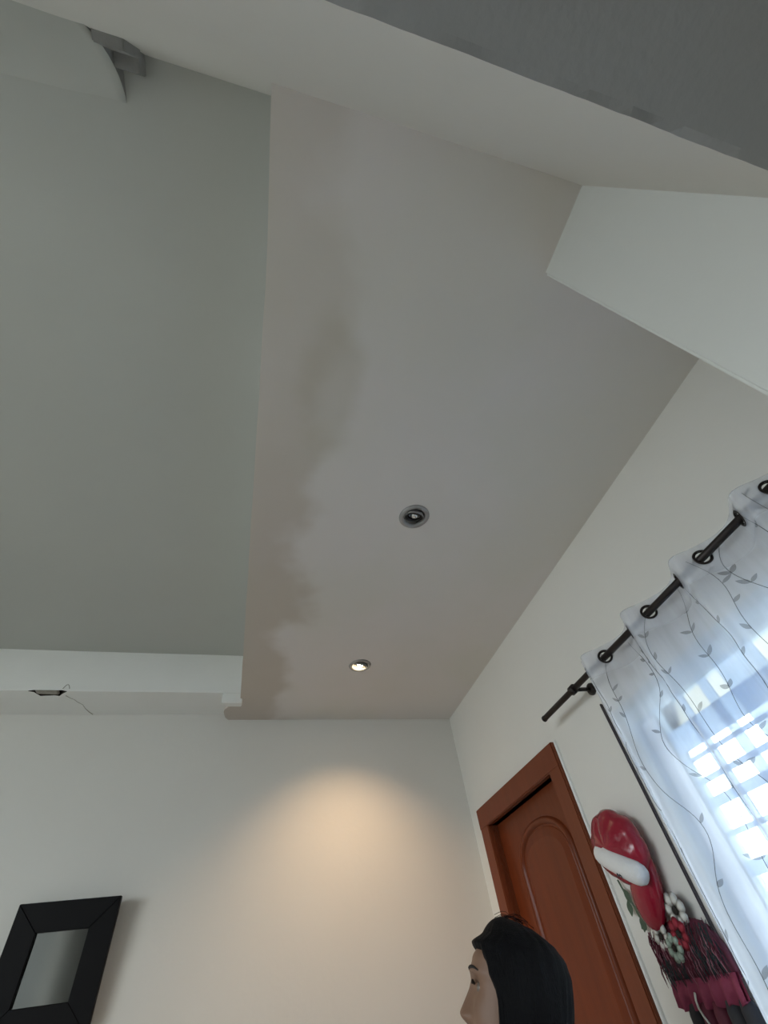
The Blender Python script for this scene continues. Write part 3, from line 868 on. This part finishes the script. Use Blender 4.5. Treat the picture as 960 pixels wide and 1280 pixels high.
# body: skinned skeleton, one continuous surface, standing in front of the door
me = bpy.data.meshes.new('body')
N0 = HM @ Vector((-0.020, 0, -0.085))
fw = Vector((math.cos(fyaw), math.sin(fyaw), 0)); sd = Vector((-math.sin(fyaw), math.cos(fyaw), 0))
base = Vector((HC.x, HC.y, 0)) - fw * 0.045
def B(f_, s_, z): return tuple(base + fw * f_ + sd * s_ + Vector((0, 0, z)))
verts = [B(0, 0, 0.83), B(-0.005, 0, 0.97), B(0.0, 0, 1.10), B(-0.01, 0, 1.22), B(-0.012, 0, 1.30), tuple(N0)]
rad = [(0.15, 0.11), (0.125, 0.095), (0.135, 0.10), (0.125, 0.085), (0.055, 0.055), (0.050, 0.052)]
edges = [(0, 1), (1, 2), (2, 3), (3, 4), (4, 5)]
def chain(start, pts, rr):
    prev = start
    for p, r in zip(pts, rr):
        verts.append(p); rad.append((r, r)); edges.append((prev, len(verts) - 1)); prev = len(verts) - 1
for sg in (-1, 1):
    chain(3, [B(-0.012, sg * 0.155, 1.25), B(-0.03, sg * 0.20, 0.99), B(0.04, sg * 0.21, 0.78), B(0.06, sg * 0.205, 0.70)], [0.052, 0.040, 0.028, 0.030])
    hand = len(verts) - 1
    for q, (df, ds, dz) in enumerate(((0.03, 0.0, -0.075), (0.012, 0.0, -0.085), (-0.006, 0.0, -0.08), (-0.022, 0.0, -0.065))):
        chain(hand, [B(0.06 + df * 0.8, sg * 0.205, 0.665), B(0.06 + df, sg * 0.20, 0.70 + dz)], [0.0095, 0.008])
    chain(hand, [B(0.10, sg * 0.19, 0.68), B(0.115, sg * 0.185, 0.655)], [0.0095, 0.008])
    chain(0, [B(0.0, sg * 0.085, 0.72), B(0.01, sg * 0.09, 0.42), B(-0.01, sg * 0.09, 0.09), B(0.015, sg * 0.09, 0.045), B(0.12, sg * 0.10, 0.03)], [0.085, 0.058, 0.038, 0.042, 0.030])
me.from_pydata([Vector(v) - Vector(woman.location) for v in verts], edges, [])
body = link('body', me, None, woman)
sk = body.modifiers.new('skin', 'SKIN'); sk.use_smooth_shade = True
for i, sv in enumerate(me.skin_vertices[0].data):
    sv.radius = rad[i]; sv.use_root = (i == 0)
sb = body.modifiers.new('sub', 'SUBSURF'); sb.levels = 1; sb.render_levels = 1
dg = bpy.context.evaluated_depsgraph_get()
mb = bpy.data.meshes.new_from_object(body.evaluated_get(dg))
body.modifiers.clear(); body.data = mb
mb.materials.clear(); mb.materials.append(M_skin); mb.materials.append(M_shirt); mb.materials.append(mat('dark_trousers', (0.03, 0.035, 0.05), 0.9))
for pl in mb.polygons:
    pl.use_smooth = True
    z = pl.center.z; lat = abs((Vector(pl.center) + Vector(woman.location) - base).dot(sd))
    if z > 1.295: pl.material_index = 0
    elif z > 0.90: pl.material_index = 1 if (lat < 0.16 or z > 1.02) else 0
    elif z > 0.08: pl.material_index = 0 if lat > 0.165 else 2
    else: pl.material_index = 1
# head
bm = bmesh.new(); nA, nZ = 96, 110; gg = []
for j in range(nZ + 1):
    z = -0.128 + 0.241 * j / nZ
    gg.append([bm.verts.new(HM @ head_pt(2 * PI * i / nA, z)) for i in range(nA)])
for a, b in zip(gg, gg[1:]):
    for i in range(nA): bm.faces.new((a[i], a[(i + 1) % nA], b[(i + 1) % nA], b[i]))
bm.faces.new(gg[0][::-1]); bm.faces.new(gg[-1])
head = ppart('head', bm, M_skin)
for sg in (-1, 1):
    ex = head_pt(math.asin(0.5) * sg, 0.006)
    bm = bmesh.new()
    bmesh.ops.create_uvsphere(bm, u_segments=14, v_segments=10, radius=0.0110, matrix=HM @ Matrix.Translation((0.0685, sg * 0.032, 0.006)))
    ppart('eye', bm, mat('eye_white', (0.16, 0.13, 0.11), 0.2), True, head)
    bm = bmesh.new(); tube(bm, [HM @ Vector((0.0885 - 0.9 * (t - 0.025) ** 2 / 0.06 * 0.4, sg * (0.018 + t), 0.010 + 0.004 * math.sin(t / 0.03 * PI))) for t in [i * 0.03 / 8 for i in range(9)]], 0.0022, 6)
    ppart('eyelashes', bm, M_lash, True, head)
    bm = bmesh.new(); tube(bm, [HM @ (head_pt(math.asin(max(-1, min(1, sg * (0.014 + t) / 0.078))) * 1.0, 0.030 + 0.004 * math.sin(t / 0.036 * PI)) + Vector((0.001, 0, 0))) for t in [i * 0.036 / 8 for i in range(9)]], [0.001, 0.0025, 0.003, 0.003, 0.003, 0.0027, 0.002, 0.0015, 0.001], 6)
    ppart('eyebrow', bm, M_lash, True, head)
    bm = bmesh.new()
    tube(bm, [HM @ Vector((-0.012 + 0.016 * math.cos(b), sg * 0.070, -0.010 + 0.030 * math.sin(b))) for b in [2 * PI * i / 16 for i in range(16)]], 0.006, 8, closed=True)
    ppart('ear', bm, M_skin, True, head)
bm = bmesh.new()
tube(bm, [HM @ Vector((0.0955 - 26 * t * t * 0.5, t, -0.0775)) for t in [-0.022 + 0.044 * i / 8 for i in range(9)]], 0.0016, 6)
ppart('mouth_line', bm, M_lip, True, head)
# hair: cap and long fall, with strand ridges
bm = bmesh.new(); gg = []
nA, nZ = 90, 70
for j in range(nZ + 1):
    t = j / nZ
    r = []
    for i in range(nA):
        a = 2 * PI * i / nA
        back = 0.5 - 0.5 * math.cos(a)         # 0 front, 1 back
        side = abs(math.sin(a))
        # hairline: high at the forehead, down to the shoulders at the back
        zlow = interp([(0.0, 0.064), (0.10, 0.062), (0.20, 0.045), (0.30, 0.0), (0.36, -0.06), (0.46, -0.27)], back)[0]
        z = 0.124 + (zlow - 0.124) * t ** 0.9 if True else 0
        zz = max(-0.12, min(z, 0.1125))
        ridge = 0.0012 * math.sin(a * 23 + z * 9 + 3 * mnoise.noise(Vector((a * 2, z * 5, 9)))) + 0.004 * mnoise.noise(Vector((a * 6, z * 10, 3)))
        grow = 0.011 + ridge + 0.004 * back
        if back < 0.25: grow = 0.015 + ridge * 0.6
        if t > 0.8 and back < 0.45: grow -= 0.013 * ((t - 0.8) / 0.2) ** 1.5
        if z > 0.100:
            k = (0.124 - z) / 0.024
            p = head_pt(a, 0.095, grow)
            p = Vector((p.x * math.sqrt(max(0, k)) * 1.0, p.y * math.sqrt(max(0, k)), 0.095 + 0.034 * (1 - k ** 1.0) * (1 - 0.0 * k)))
            p.x += 0.016 * (1 - k)
        else:
            p = head_pt(a, max(zz, -0.055), grow)
            if z < -0.055: p.x -= (-0.055 - z) * 0.10
            p.z = z
        r.append(bm.verts.new(HM @ p))
    gg.append(r)
for a, b in zip(gg, gg[1:]):
    for i in range(nA): bm.faces.new((a[i], a[(i + 1) % nA], b[(i + 1) % nA], b[i]))
hair = ppart('hair', bm, M_hair)
# loose strands on the crown
bm = bmesh.new(); rh = random.Random(3)
for q in range(14):
    a = rh.uniform(-2.2, 2.2); y = rh.uniform(-0.05, 0.05); x0 = rh.uniform(-0.05, 0.0)
    tube(bm, [HM @ Vector((x0 + 0.05 * t, y + 0.01 * math.sin(t * 2 + q), 0.124 + 0.010 * math.sin(t * PI) * rh.uniform(0.6, 1.1))) for t in [i / 6 for i in range(7)]], 0.0006, 4)
o = ppart('loose_strands', bm, M_hair, True, hair)
